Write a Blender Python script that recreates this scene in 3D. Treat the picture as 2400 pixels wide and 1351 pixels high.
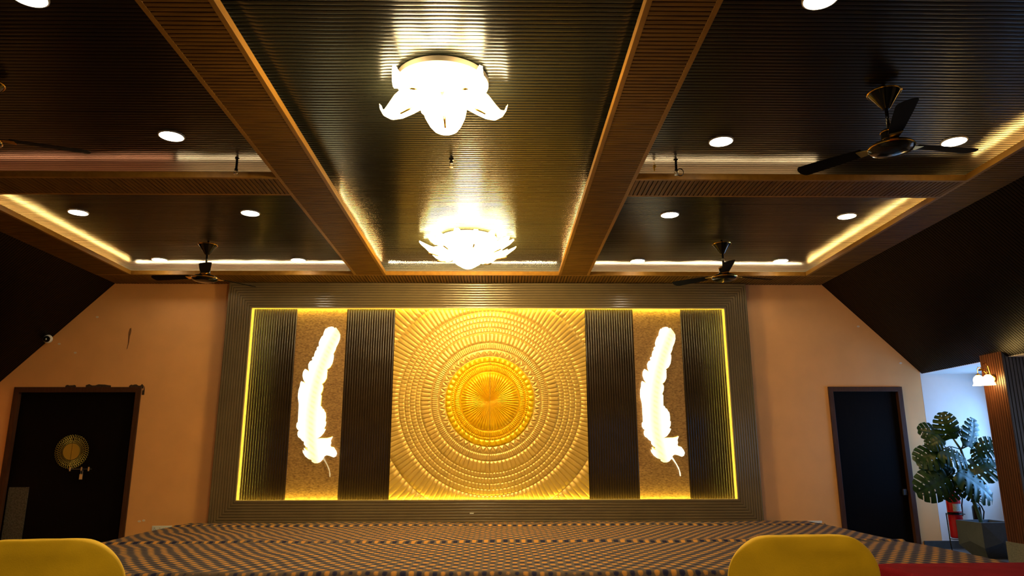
import bpy, bmesh, math, random
from mathutils import Vector, Matrix, Euler
from mathutils.geometry import tessellate_polygon
random.seed(7)
PI = math.pi
for o in list(bpy.data.objects): bpy.data.objects.remove(o)
C = bpy.context.scene.collection
SC = bpy.context.scene

# ------------------------------------------------------------------ camera
def R(d): return math.radians(d)
CAMZ = 1.25
pt, yw, rl = R(13.3074), R(0.94083), R(-0.11425)
F = Vector((math.sin(yw)*math.cos(pt), math.cos(yw)*math.cos(pt), math.sin(pt)))
Rt = Vector((math.cos(yw), -math.sin(yw), 0)); Up = Rt.cross(F)
R2 = math.cos(rl)*Rt + math.sin(rl)*Up; U2 = -math.sin(rl)*Rt + math.cos(rl)*Up
cd = bpy.data.cameras.new('camera'); cam = bpy.data.objects.new('camera', cd); C.objects.link(cam)
cd.sensor_width = 36; cd.sensor_fit = 'HORIZONTAL'; cd.lens = 36*1682.08/2400; cd.clip_start = .05
M = Matrix((R2, U2, -F)).transposed().to_4x4(); M.translation = Vector((0, 0, CAMZ)); cam.matrix_world = M
SC.camera = cam
# ------------------------------------------------------------------ world, exposure
w = bpy.data.worlds.new('world'); SC.world = w; w.use_nodes = True
w.node_tree.nodes['Background'].inputs[0].default_value = (.9, .85, .8, 1)
w.node_tree.nodes['Background'].inputs[1].default_value = .002
vs = SC.view_settings; vs.view_transform = 'Standard'; vs.look = 'None'; vs.exposure = 0.0; vs.gamma = 1; vs.use_curve_mapping = False
# light strengths, all in one place
L_DOWN = 42      # round downlights
L_CHAN = 38      # frosted glass of the two flower lights
P_CHAN = 95      # bulbs inside them
L_COVE = 150      # strips on the beams
L_BACK = 80      # strips in the backdrop frame
L_FEATHER = 1.3
L_SCONCE = 25
def area(name, loc, rot, sx, sy, power, col):
    d = bpy.data.lights.new(name, 'AREA'); d.shape = 'RECTANGLE'; d.size = sx; d.size_y = sy; d.energy = power; d.color = col
    o = bpy.data.objects.new(name, d); C.objects.link(o); o.location = loc; o.rotation_euler = rot; return o
# daylight through the two windows of the right hand side wall
area('daylight_far_window', (7.17, 9.72, 1.45), (0, R(90), 0), 1.2, 1.1, 44, (.13, .42, 1))
area('daylight_near_window', (7.17, 6.6, 1.45), (0, R(90), 0), 1.2, 1.8, 5, (.2, .42, 1))
# lamps of the hall behind the photographer
area('hall_lights_behind', (0, -1.2, 3.7), (0, 0, 0), 5, 2.2, 140, (1, .70, .34))

# ------------------------------------------------------------------ helpers
def link(o, parent=None):
    C.objects.link(o)
    if parent is not None: o.parent = parent
    return o
def mesh(name, vs_, fs, mat=None, smooth=False):
    m = bpy.data.meshes.new(name); m.from_pydata([tuple(v) for v in vs_], [], fs)
    if mat is not None:
        for a in (mat if isinstance(mat, (list, tuple)) else [mat]): m.materials.append(a)
    if smooth: m.polygons.foreach_set('use_smooth', [True]*len(m.polygons))
    m.update(); return m
def obj(name, data, parent=None, loc=(0, 0, 0), rot=(0, 0, 0)):
    o = bpy.data.objects.new(name, data); link(o, parent); o.location = loc; o.rotation_euler = rot; return o
def tag(o, label=None, cat=None, group=None, kind=None):
    if label: o['label'] = label
    if cat: o['category'] = cat
    if group: o['group'] = group
    if kind: o['kind'] = kind
    return o
def thing(name, label, cat, loc=(0, 0, 0), rz=0, group=None):
    o = bpy.data.objects.new(name, None); C.objects.link(o); o.empty_display_size = .1
    o.location = loc; o.rotation_euler = (0, 0, rz); return tag(o, label, cat, group)
def struct(name, data=None, loc=(0, 0, 0), rot=(0, 0, 0)):
    return tag(obj(name, data, None, loc, rot), kind='structure')
class MB:
    def __init__(s): s.v = []; s.f = []; s.m = []
    def add(s, v, f, mi=0):
        n = len(s.v); s.v += [tuple(a) for a in v]; s.f += [tuple(i+n for i in q) for q in f]; s.m += [mi]*len(f); return s
    def box(s, x0, x1, y0, y1, z0, z1, mi=0, bev=0):
        if bev:
            bm = bmesh.new(); bmesh.ops.create_cube(bm, size=1)
            for v in bm.verts: v.co = Vector(((x0+x1)/2+v.co.x*(x1-x0), (y0+y1)/2+v.co.y*(y1-y0), (z0+z1)/2+v.co.z*(z1-z0)))
            bmesh.ops.bevel(bm, geom=bm.edges[:], offset=bev, segments=2, profile=.6, affect='EDGES')
            bm.verts.index_update(); s.add([v.co[:] for v in bm.verts], [[v.index for v in f.verts] for f in bm.faces], mi); bm.free(); return s
        v = [(x, y, z) for z in (z0, z1) for y in (y0, y1) for x in (x0, x1)]
        return s.add(v, [(0, 2, 3, 1), (4, 5, 7, 6), (0, 1, 5, 4), (2, 6, 7, 3), (0, 4, 6, 2), (1, 3, 7, 5)], mi)
    def lathe(s, prof, n=24, c=(0, 0, 0), mi=0, mat=None):
        v = []; f = []
        for r, z in prof:
            for k in range(n):
                a = 2*PI*k/n; p = Vector((r*math.cos(a), r*math.sin(a), z))
                if mat: p = mat @ p
                v.append((p.x+c[0], p.y+c[1], p.z+c[2]))
        for i in range(len(prof)-1):
            for k in range(n):
                k2 = (k+1) % n; f.append((i*n+k, i*n+k2, (i+1)*n+k2, (i+1)*n+k))
        f.append(tuple(reversed(range(n)))); f.append(tuple((len(prof)-1)*n+k for k in range(n)))
        return s.add(v, f, mi)
    def tube(s, pts, r, n=10, mi=0):
        pts = [Vector(p) for p in pts]; v = []; f = []; up = Vector((0, 0, 1))
        for i, p in enumerate(pts):
            d = (pts[min(i+1, len(pts)-1)]-pts[max(i-1, 0)]).normalized()
            a = up if abs(d.dot(up)) < .95 else Vector((1, 0, 0)); x = d.cross(a).normalized(); y = d.cross(x).normalized()
            rr = r[i] if isinstance(r, (list, tuple)) else r
            for k in range(n):
                t = 2*PI*k/n; q = p+x*math.cos(t)*rr+y*math.sin(t)*rr; v.append(q[:])
        for i in range(len(pts)-1):
            for k in range(n):
                k2 = (k+1) % n; f.append((i*n+k, i*n+k2, (i+1)*n+k2, (i+1)*n+k))
        f.append(tuple(range(n))); f.append(tuple(reversed([(len(pts)-1)*n+k for k in range(n)])))
        return s.add(v, f, mi)
    def prism(s, poly, fn, d0, d1, mi=0):
        """poly of 2D points, fn(a, b, d) -> 3D"""
        n = len(poly); v = [fn(a, b, d0) for a, b in poly]+[fn(a, b, d1) for a, b in poly]
        tris = tessellate_polygon([[Vector((a, b, 0)) for a, b in poly]])
        f = [tuple(t) for t in tris]+[tuple(reversed([i+n for i in t])) for t in tris]
        f += [(i, (i+1) % n, (i+1) % n+n, i+n) for i in range(n)]
        return s.add(v, f, mi)
    def mesh(s, name, mat, smooth=False, sharp=None):
        m = mesh(name, s.v, s.f, mat, smooth)
        if max(s.m+[0]): m.polygons.foreach_set('material_index', s.m)
        bm = bmesh.new(); bm.from_mesh(m); bmesh.ops.recalc_face_normals(bm, faces=bm.faces[:])
        if sharp:
            for e in bm.edges:
                if len(e.link_faces) == 2 and e.calc_face_angle(0) > R(sharp): e.smooth = False
        bm.to_mesh(m); bm.free(); return m
def sphere(mb, c, r, n=16, k=10, sz=1, mi=0):
    mb.lathe([(max(r*math.sin(PI*i/k), 1e-4), -r*sz*math.cos(PI*i/k)) for i in range(k+1)], n, c, mi); return mb

# ------------------------------------------------------------------ materials
def nt(name):
    m = bpy.data.materials.new(name); m.use_nodes = True; t = m.node_tree; b = t.nodes['Principled BSDF']; return m, t, b
def N(t, k, **kw):
    n = t.nodes.new('ShaderNode'+k)
    for a, v in kw.items():
        if a in n.inputs: n.inputs[a].default_value = v
        else: setattr(n, a, v)
    return n
def pm(name, col, rough=.5, metal=0, noise=0, nscale=20, bump=0, bscale=80, coat=0, spec=.5, stretch=None, col2=None):
    m, t, b = nt(name); b.inputs['Base Color'].default_value = (*col, 1); b.inputs['Roughness'].default_value = rough
    b.inputs['Metallic'].default_value = metal; b.inputs['Coat Weight'].default_value = coat; b.inputs['Coat Roughness'].default_value = .1
    b.inputs['Specular IOR Level'].default_value = spec
    L = t.links.new
    tc = N(t, 'TexCoord'); src = tc.outputs['Object']
    if stretch:
        mp = N(t, 'Mapping'); mp.inputs['Scale'].default_value = stretch; L(src, mp.inputs[0]); src = mp.outputs[0]
    if noise or col2:
        nz = N(t, 'TexNoise'); nz.inputs['Scale'].default_value = nscale; nz.inputs['Detail'].default_value = 5; L(src, nz.inputs['Vector'])
        mx = N(t, 'Mix', data_type='RGBA'); rp = N(t, 'ValToRGB'); rp.color_ramp.elements[0].position = .35; rp.color_ramp.elements[1].position = .68
        L(nz.outputs[0], rp.inputs[0]); L(rp.outputs[0], mx.inputs[0])
        c2 = col2 or tuple(c*(1-noise) for c in col)
        mx.inputs[6].default_value = (*col, 1); mx.inputs[7].default_value = (*c2, 1); L(mx.outputs[2], b.inputs['Base Color'])
    if bump:
        nb = N(t, 'TexNoise'); nb.inputs['Scale'].default_value = bscale; nb.inputs['Detail'].default_value = 3; L(src, nb.inputs['Vector'])
        bp = N(t, 'Bump'); bp.inputs['Strength'].default_value = bump; bp.inputs['Distance'].default_value = .01; L(nb.outputs[0], bp.inputs['Height']); L(bp.outputs[0], b.inputs['Normal'])
    return m
def em(name, col, s, base=(.8, .8, .8)):
    m, t, b = nt(name); b.inputs['Base Color'].default_value = (*base, 1)
    b.inputs['Emission Color'].default_value = (*col, 1); b.inputs['Emission Strength'].default_value = s; return m

m_wall = pm('peach_paint', (.84, .40, .13), .62, noise=.07, nscale=3, bump=.12, bscale=160)
m_wallr = pm('pale_paint', (.80, .70, .62), .62, noise=.06, nscale=3, bump=.1, bscale=140)
m_white = pm('white_plastic', (.75, .74, .68), .4, noise=.05)
m_ceil = pm('dark_fluted_pvc', (.010, .006, .005), .30, spec=.22, noise=.35, nscale=3, stretch=(1, 9, 1), coat=.06)
m_ceilc = pm('black_fluted_pvc', (.012, .013, .009), .22, spec=.32, noise=.35, nscale=3, stretch=(1, 9, 1), coat=.12)
m_slope = pm('dark_brown_pvc', (.005, .002, .0015), .36, spec=.10, noise=.4, nscale=4, stretch=(9, 1, 1))
m_groove = pm('groove_shadow_gap', (.004, .003, .002), .8)
m_wood = pm('oak_pvc', (.19, .088, .009), .5, spec=.15, col2=(.10, .042, .004), nscale=2.2, stretch=(1.2, 14, 8), bump=.04)
m_woodx = pm('oak_pvc_cross', (.185, .085, .009), .5, spec=.15, col2=(.10, .040, .004), nscale=2.2, stretch=(14, 1.2, 8), bump=.04)
m_trim = pm('oak_trim', (.30, .14, .018), .45, spec=.2, noise=.2, nscale=5, stretch=(4, 1, 4))
m_taupe = pm('taupe_pvc', (.150, .108, .055), .21, noise=.12, nscale=4, coat=.15)
m_brown = pm('brown_gloss_pvc', (.026, .015, .007), .16, spec=.32, noise=.15, nscale=5, coat=.3)
m_black = pm('black_enamel', (.005, .0045, .004), .14, spec=.25, coat=.12)
m_blade = pm('matt_black_blade', (.005, .004, .0035), .7, spec=.05)
m_brass = pm('brass', (.80, .50, .10), .2, 1)
m_door = pm('dark_laminate', (.005, .003, .0022), .6, spec=.06, noise=.4, nscale=6, stretch=(8, 8, 1))
m_jamb = pm('stained_door_frame', (.075, .026, .010), .5, spec=.25, noise=.4, nscale=5, stretch=(10, 10, 1))
m_carpetedge = None
m_floor = pm('grey_floor_tile', (.11, .10, .09), .35, noise=.3, nscale=9)
m_skirt = pm('dark_skirting', (.05, .055, .055), .4, noise=.3, nscale=12)
m_yellow = pm('yellow_chair_cloth', (.88, .56, .005), .78, noise=.18, nscale=7, bump=.12, bscale=260)
m_red = pm('red_table_cloth', (.17, .001, .008), .9, spec=.08, noise=.2, nscale=6, bump=.3, bscale=220)
m_chrome = pm('steel', (.6, .6, .6), .25, 1)
m_led = em('cove_led', (1, .64, .18), L_COVE)
m_ledc = em('cove_led_pale', (1, .78, .42), L_COVE*2.4)
m_ledx = em('cove_led_cross', (1, .72, .36), L_COVE*.5)
m_ledb = em('backdrop_led', (1, .80, .09), L_BACK)
m_cove = pm('cream_cove_paint', (.8, .68, .5), .6)
m_down = em('downlight_diffuser', (1, .87, .66), L_DOWN)
def glassmat(name, col, s):
    m, t, b = nt(name); L = t.links.new
    b.inputs['Base Color'].default_value = (.95, .9, .8, 1); b.inputs['Roughness'].default_value = .35
    nz = N(t, 'TexNoise'); nz.inputs['Scale'].default_value = 9; rp = N(t, 'ValToRGB')
    rp.color_ramp.elements[0].color = (col[0]*.7, col[1]*.5, col[2]*.25, 1); rp.color_ramp.elements[0].position = .3
    rp.color_ramp.elements[1].color = (*col, 1); rp.color_ramp.elements[1].position = .5
    tc = N(t, 'TexCoord'); L(tc.outputs['Object'], nz.inputs['Vector']); L(nz.outputs[0], rp.inputs[0]); L(rp.outputs[0], b.inputs['Emission Color'])
    b.inputs['Emission Strength'].default_value = s; return m
m_petal = glassmat('lit_frosted_petal', (1, .78, .42), L_CHAN)
m_petal2 = glassmat('lit_frosted_petal_warm', (1, .78, .30), L_CHAN*1.15)
m_shade = glassmat('lit_sconce_glass', (1, .66, .22), L_SCONCE)
m_plate = em('white_lit_plate', (1, .6, .2), .02, (.50, .42, .30))

# ------------------------------------------------------------------ room shell constants (metres)
WY = 10.5; FY = 10.38; FIELD = 10.46
ZB = 3.787; ZC = 3.93; YB = 9.932
A0, A1, A2, A3 = -2.084, -1.633, .829, 1.268
B0, B1, C0, C1 = -5.74, 4.855, -5.238, 4.39
E0, E1 = 6.288, 6.752
PITCH = .0436; PW = PITCH*8; NP = 27; Y0 = WY-NP*PW
EX, EZ = 6.215, 2.442      # eave of the right hand slope

# ---- floor, walls
struct('floor', MB().box(-7.4, 7.4, -2.5, WY+.15, -.12, 0).mesh('floor', m_floor))
outline = [(-7.4, 0), (-6.93, 0), (-6.93, 2.21), (-5.22, 2.21), (-5.22, 0), (4.84, 0), (4.84, 2.21), (5.835, 2.21), (5.835, 0), (7.4, 0), (7.4, 4.08), (-7.4, 4.08)]
wall = struct('wall_back', MB().prism(outline, lambda a, b, d: (a, d, b), WY, WY+.16).mesh('wall_back', m_wall))
struct('wall_left', MB().box(-7.4, -7.26, -2.5, WY, 0, 2.6).mesh('wall_left', m_wall))
def wall_right():
    mb = MB(); x0, x1 = 7.2, 7.35
    ys = [-2.5, 5.7, 7.5, 9.17, 10.27, WY]
    for i in range(5):
        if i in (1, 3): mb.box(x0, x1, ys[i], ys[i+1], 0, .85); mb.box(x0, x1, ys[i], ys[i+1], 2.05, 2.6)
        else: mb.box(x0, x1, ys[i], ys[i+1], 0, 2.6)
    return mb.mesh('wall_right', m_wallr)
struct('wall_right', wall_right())
m_sky = em('pale_window_pane', (.55, .78, 1), 1.2)
for n, (a, b) in enumerate(((5.7, 7.5), (9.17, 10.27))):
    wn = struct('window_%d' % (n+1), MB().box(7.27, 7.29, a, b, .85, 2.05).mesh('pane', m_sky))
    mb = MB()
    for ya, yb_, za, zb_ in ((a, a+.05, .85, 2.05), (b-.05, b, .85, 2.05), (a, b, .85, .9), (a, b, 2.0, 2.05), ((a+b)/2-.02, (a+b)/2+.02, .85, 2.05)):
        mb.box(7.22, 7.27, ya, yb_, za, zb_)
    obj('window_frame', mb.mesh('window_frame', m_white), wn)
struct('wall_alcove', MB().box(6.19, 7.2, WY-.0025, WY+.001, .1, 2.5).mesh('wall_alcove', m_wallr))
struct('baseboard_back', MB().box(5.93, 7.2, WY-.016, WY, 0, .105).mesh('baseboard', m_skirt))
struct('baseboard_middle', MB().box(-5.14, 4.76, WY-.016, WY, 0, .105).mesh('baseboard', m_skirt))

# small damage of the plaster, parts of the back wall
def blotch(name, pts, mat, parent, y=WY-.004):
    o = obj(name, MB().prism(pts, lambda a, b, d: (a, d, b), y, WY+.002).mesh(name, mat), parent); return o
m_crack = pm('bare_dark_plaster', (.06, .03, .015), .9, noise=.5, nscale=40)
m_patch = pm('filler', (.75, .62, .48), .8)
m_scuff = pm('brown_scuff', (.26, .10, .02), .8, noise=.4, nscale=60)
blotch('scuff', [(-5.45, 3.11), (-5.43, 3.12), (-5.425, 3.07), (-5.435, 2.99), (-5.437, 2.90), (-5.452, 2.81), (-5.46, 2.80), (-5.452, 2.88), (-5.458, 2.98), (-5.462, 3.05)], m_scuff, wall)
def crack(x0, x1, z, h, seed):
    rr = random.Random(seed); n = 8
    top = [(x0+(x1-x0)*i/n, z+h*(.25+.75*rr.random())*(.4 if i in (0, n) else 1)) for i in range(n+1)]
    blotch('plaster_crack', [(x0, z-.03), (x1, z-.03)]+top[::-1], m_crack, wall)
crack(-6.27, -6.12, 2.268, .018, 1); crack(-5.98, -5.62, 2.268, .028, 2); crack(-5.36, -5.15, 2.262, .04, 3); crack(-5.165, -5.13, 2.17, .10, 4)
for px, pz in ((-5.00, .40), (-4.94, .41), (-6.20, 2.75), (-5.95, 3.28), (-6.45, 2.88), (5.35, 3.15), (5.92, 2.60)):
    blotch('paint_chip', [(px-.022, pz), (px-.005, pz+.016), (px+.02, pz+.012), (px+.024, pz-.006), (px, pz-.014)], m_patch, wall)

# ---- doors (setting)
def door(name, x0, x1, zt, fw):
    root = struct(name, MB().box(x0+fw, x1-fw, WY+.045, WY+.085, .01, zt-fw, bev=.003).mesh('door_leaf', m_door))
    mb = MB(); y0, y1 = WY-.022, WY+.13
    mb.box(x0, x0+fw, y0, y1, 0, zt, bev=.004); mb.box(x1-fw, x1, y0, y1, 0, zt, bev=.004); mb.box(x0+fw, x1-fw, y0, y1, zt-fw, zt, bev=.004)
    obj('door_frame', mb.mesh('door_frame', m_jamb), root)
    return root
dl = door('door_1', -6.985, -5.175, 2.252, .075)
dr = door('door_2', 4.795, 5.885, 2.252, .070)
m_orn = pm('dull_gold', (.45, .33, .05), .4, .6)
# sun ornament in two halves, one on each side of the door split
oc = (-6.075, WY+.040, 1.345)
orn = obj('sun_ornament', None, dl, oc)
def half_disc(sg):
    pts = [(sg*.003, -.115)]+[(sg*(.003+.115*math.sin(PI*i/14)), -.115*math.cos(PI*i/14)) for i in range(1, 14)]+[(sg*.003, .115)]
    mb = MB().prism(pts, lambda a, b, d: (a, d, b), 0, -.014); return mb
for sg in (-1, 1):
    obj('half_disc', half_disc(sg).mesh('half_disc', m_orn), orn)
    mb = MB()
    for ring, (ra, rb, n) in enumerate(((.12, .165, 22), (.15, .20, 22), (.18, .235, 22))):
        for k in range(n):
            a = PI*(k+.5+.5*(ring % 2))/n; 
            if a > PI: continue
            pp = []
            for i in range(9):
                t = 2*PI*i/8; r_ = (ra+rb)/2+(rb-ra)/2*math.cos(t); aa = a+.075*math.sin(t)*.8
                pp.append((sg*(r_*math.sin(aa)+.003), -.006, r_*math.cos(aa)))
            mb.tube(pp, .0022, 4)
    o = obj('petal_lattice', mb.mesh('petal_lattice', m_orn), orn); o['kind'] = 'stuff'
mb = MB().tube([(-6.09, WY+.035, 1.105), (-5.76, WY+.035, 1.105)], .007, 8)
for bx in (-6.06, -5.90, -5.80): mb.box(bx-.012, bx+.012, WY+.025, WY+.046, 1.075, 1.135, bev=.003)
bolt = obj('sliding_bolt', mb.mesh('sliding_bolt', m_chrome), dl)
mb = MB().box(-5.905, -5.855, WY+.0, WY+.02, .96, 1.04, bev=.006); mb.tube([(-5.893, WY+.01, 1.04), (-5.893, WY+.01, 1.085), (-5.867, WY+.01, 1.085), (-5.867, WY+.01, 1.04)], .005, 8)
obj('padlock', mb.mesh('padlock', m_chrome), dl)
m_greypatch = pm('speckled_grey', (.10, .10, .085), .5, noise=.8, nscale=60)
obj('grey_patch', MB().box(-6.88, -6.60, WY+.036, WY+.046, .10, .86, bev=.003).mesh('grey_patch', m_greypatch), dl)  # speckled grey patch low on the left door leaf
obj('door_latch', MB().box(5.74, 5.79, WY+.015, WY+.046, .72, .80, bev=.004).mesh('door_latch', pm('dark_steel', (.12, .12, .12), .4, .8)), dr)

# ---- fluted boards
def ribbed(n, pitch, length, depth=.006, groove=.008, arc=.0011, back=.006, seg=5):
    """n ribs along +a, extruded along b (length); returns profile points (a, h): h>0 is towards the room"""
    pr = [(0, -back)]
    for i in range(n):
        a0 = i*pitch; w = pitch-groove
        pr += [(a0+groove*.42, 0)]
        for k in range(seg+1):
            t = k/seg; pr.append((a0+groove*.5+w*t, depth+arc*(1-(2*t-1)**2)))
        pr += [(a0+pitch-groove*.42, 0)]
    pr.append((n*pitch, -back)); return pr
def ribmesh(name, n, pitch, length, mat, fn, **kw):
    pr = ribbed(n, pitch, length, **kw); mb = MB(); k = len(pr)
    v = [fn(a, 0, h) for a, h in pr]+[fn(a, length, h) for a, h in pr]
    f = [(i, i+1, i+1+k, i+k) for i in range(k-1)]+[(k-1, 0, k, 2*k-1)]
    f += [tuple(range(k)), tuple(reversed(range(k, 2*k)))]
    mb.add(v, f); mb.m = [0]*len(f)
    for i in range(k-1):      # groove bottoms coloured black, the shade between ribs put into the material
        if pr[i][1] <= 0 and pr[i+1][1] <= 0: mb.m[i] = 1
    m = mb.mesh(name, [mat, m_groove], smooth=True, sharp=24); return m

ceiling = struct('ceiling', MB().box(B0, B1, Y0, WY, ZC+.014, ZC+.06).mesh('ceiling_deck', m_groove))
for (xa, xb, mt) in ((B0, (A0+A1)/2, m_ceil), ((A0+A1)/2, (A2+A3)/2, m_ceilc), ((A2+A3)/2, B1, m_ceil)):
    # ribs run along x; a = y, b = x, h points down
    me = ribmesh('ceiling_panel', 8, PITCH, xb-xa, mt, lambda a, b, h: (b, a, -h), back=.004)
    for i in range(NP):
        obj('ceiling_panel', me, ceiling, (xa, Y0+i*PW, ZC+.008+random.uniform(-.0012, .0012)), (random.uniform(-.0015, .0015), 0, 0))
# sloping sides: ribs run down the slope
def slope(name, x0, z0, x1, z1):
    d = Vector((x1-x0, 0, z1-z0)); L_ = d.length; d.normalize(); nrm = Vector((d.z, 0, -d.x)) if x1 > x0 else Vector((-d.z, 0, d.x))
    if nrm.z > 0: nrm = -nrm
    me = ribmesh('ceiling_panel', 8, PITCH, L_, m_slope, lambda a, b, h: (d.x*b+nrm.x*(h-.008), a, d.z*b+nrm.z*(h-.008)), back=.004)
    root = struct(name, MB().prism([(0, 0), (d.x*L_, d.z*L_), (d.x*L_-nrm.x*.05, d.z*L_-nrm.z*.05), (-nrm.x*.05, -nrm.z*.05)], lambda a, b, y: (a-nrm.x*.014, y, b-nrm.z*.014), Y0, WY).mesh('deck', m_groove), (x0, 0, z0))
    for i in range(NP): obj('ceiling_panel', me, root, (0, Y0+i*PW, 0))
    return root
slope('ceiling_slope_left', B0, ZB+.012, -7.262, ZB+.012-1.0045*(7.262+B0))
slope('ceiling_slope_right', B1, ZB+.012, EX, EZ)
struct('ceiling_alcove', MB().box(EX, 7.3, Y0, WY, EZ, EZ+.08).mesh('ceiling_alcove', m_wallr))

# ---- beams: underside boards of eight ribs, edge trims, a core up to the ceiling
NB = [0]
def beam(x0, x1, y0, y1, along, core, trims, label=None):
    """along 'y': long in y, ribs across in x.  along 'x': long in x, ribs run in y"""
    NB[0] += 1; root = struct('trim_%d' % NB[0], MB().box(*core, ZB+.022, ZC-.0005).mesh('beam_core', m_cove))
    t = .036
    if along == 'y':
        n = int(round((y1-y0)/PW)); p = (y1-y0)/(8*n); xa = x0+(t if 'L' in trims else 0); xb = x1-(t if 'R' in trims else 0)
        me = ribmesh('beam_board', 8, p, xb-xa, m_wood, lambda a, b, h: (b, a, -h), back=.012, depth=.008, groove=.0115, arc=.0006)
        for i in range(n): obj('beam_board', me, root, (xa, y0+i*8*p, ZB+.009))
    else:
        n = max(1, int(round((x1-x0)/PW))); p = (x1-x0)/(8*n); ya = y0+(t if 'N' in trims else 0); yb_ = y1-(t if 'S' in trims else 0)
        me = ribmesh('beam_board', 8, p, yb_-ya, m_woodx, lambda a, b, h: (a, b, -h), back=.012, depth=.008, groove=.0115, arc=.0006)
        for i in range(n): obj('beam_board', me, root, (x0+i*8*p, ya, ZB+.009))
    hl = .058
    def tr(a, b, c, d, low=0): obj('edge_trim', MB().box(a, b, c, d, ZB, ZB+(.02 if low else .012), bev=.002).mesh('edge_trim', m_trim), root)
    def lip(a, b, c, d, h=hl): obj('edge_lip', MB().box(a, b, c, d, ZB+.008, ZB+h, bev=.002).mesh('edge_lip', m_trim), root)
    for k in trims:
        if k == 'L': tr(x0, x0+t, y0, y1); lip(x0, x0+.012, y0, y1)
        if k == 'R': tr(x1-t, x1, y0, y1); lip(x1-.012, x1, y0, y1)
        if k == 'N': tr(x0, x1, y0, y0+t); lip(x0, x1, y0, y0+.012)
        if k == 'S': tr(x0, x1, y1-t, y1); lip(x0, x1, y1-.012, y1)
    return root
beam(A0, A1, Y0, YB, 'y', (A0+.013, A1-.13, Y0, YB), 'LR')
beam(A2, A3, Y0, YB, 'y', (A2+.13, A3-.013, Y0, YB), 'LR')
beam(B0, C0, Y0, YB, 'y', (B0+.01, C0-.20, Y0, WY), 'R')
beam(C1, B1, Y0, YB, 'y', (C1+.20, B1-.01, Y0, WY), 'L')
beam(B0, B1, YB, WY, 'x', (B0+.1, B1-.1, WY-.07, WY), 'N')
beam(C0, A0, E0, E1, 'x', (C0-.05, A0, E0+.24, E1-.013), 'NS')
beam(A3, C1, E0, E1, 'x', (A3, C1+.05, E0+.24, E1-.013), 'NS')

# ---- led strips lying on the beams
def strip(x0, x1, y0, y1, label, mat=None, z=ZB+.034):
    horiz = (x1-x0) > (y1-y0); L_ = max(x1-x0, y1-y0); n = max(2, int(L_/.25)); mb = MB()
    # a tape that wanders a little, so its glow is uneven
    rr = random.Random(label); pts = []
    for i in range(n+1):
        j = rr.uniform(-.008, .008); t = i/n
        pts.append((x0+(x1-x0)*t, (y0+y1)/2+j) if horiz else ((x0+x1)/2+j, y0+(y1-y0)*t))
    for i in range(n):
        (xa, ya), (xb, yb_) = pts[i], pts[i+1]; w_ = .007
        dx, dy = (0, w_) if horiz else (w_, 0)
        v = [(xa-dx, ya-dy, z), (xb-dx, yb_-dy, z), (xb+dx, yb_+dy, z), (xa+dx, ya+dy, z)]; v += [(a, b, c+.008) for a, b, c in v]
        mb.add(v, [(0, 1, 2, 3), (4, 7, 6, 5), (0, 4, 5, 1), (1, 5, 6, 2), (2, 6, 7, 3), (3, 7, 4, 0)])
    return tag(obj('led_strip', mb.mesh('led_strip', mat or m_led)), label, 'light strip')
g = 'cove lighting along the ceiling beams'
for a in ((C0+.02, A0-.02, YB+.05, YB+.064, 'glowing strip in the ceiling cove above the left peach wall', m_ledc),
          (A1+.02, A2-.02, YB+.05, YB+.064, 'glowing strip in the ceiling cove above the middle of the backdrop', m_ledc),
          (A3+.02, C1-.02, YB+.05, YB+.064, 'glowing strip in the ceiling cove above the right end of the backdrop', m_ledc),
          (C0-.06, C0-.046, E1+.05, YB, 'yellow glowing strip along the left side beam of the rear bay', m_led),
          (C1+.046, C1+.06, E1+.05, YB, 'warm glowing strip along the right side beam of the rear bay', m_led),
          (C1+.046, C1+.06, 3.0, E0-.1, 'warm glowing strip along the right side beam of the front bay', m_led)):
    o = strip(*a); o['group'] = g
for a in ((-3.05, A0-.02, E0+.05, E0+.064, 'bright strip on the left cross beam next to the sprinkler pipe', m_ledx), (A3+.02, 3.02, E0+.05, E0+.064, 'bright strip on the right cross beam below the ceiling fan', m_ledx)):
    o = strip(*a); o['group'] = g
o = strip(C0+.02, -3.1, E0+.05, E0+.064, 'faint reddish strip on the far left of the left cross beam', em('cove_led_faint', (1, .38, .16), L_COVE*.22)); o['group'] = g
o = strip(A1-.08, A1-.066, 7.2, YB, 'thin strip along the left centre beam beside the rear flower light', em('cove_led_side', (1, .6, .2), L_COVE*.35)); o['group'] = g
o = strip(A2+.066, A2+.08, 7.2, YB, 'thin strip along the right centre beam beside the rear flower light', em('cove_led_side2', (1, .6, .2), L_COVE*.35)); o['group'] = g

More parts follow.
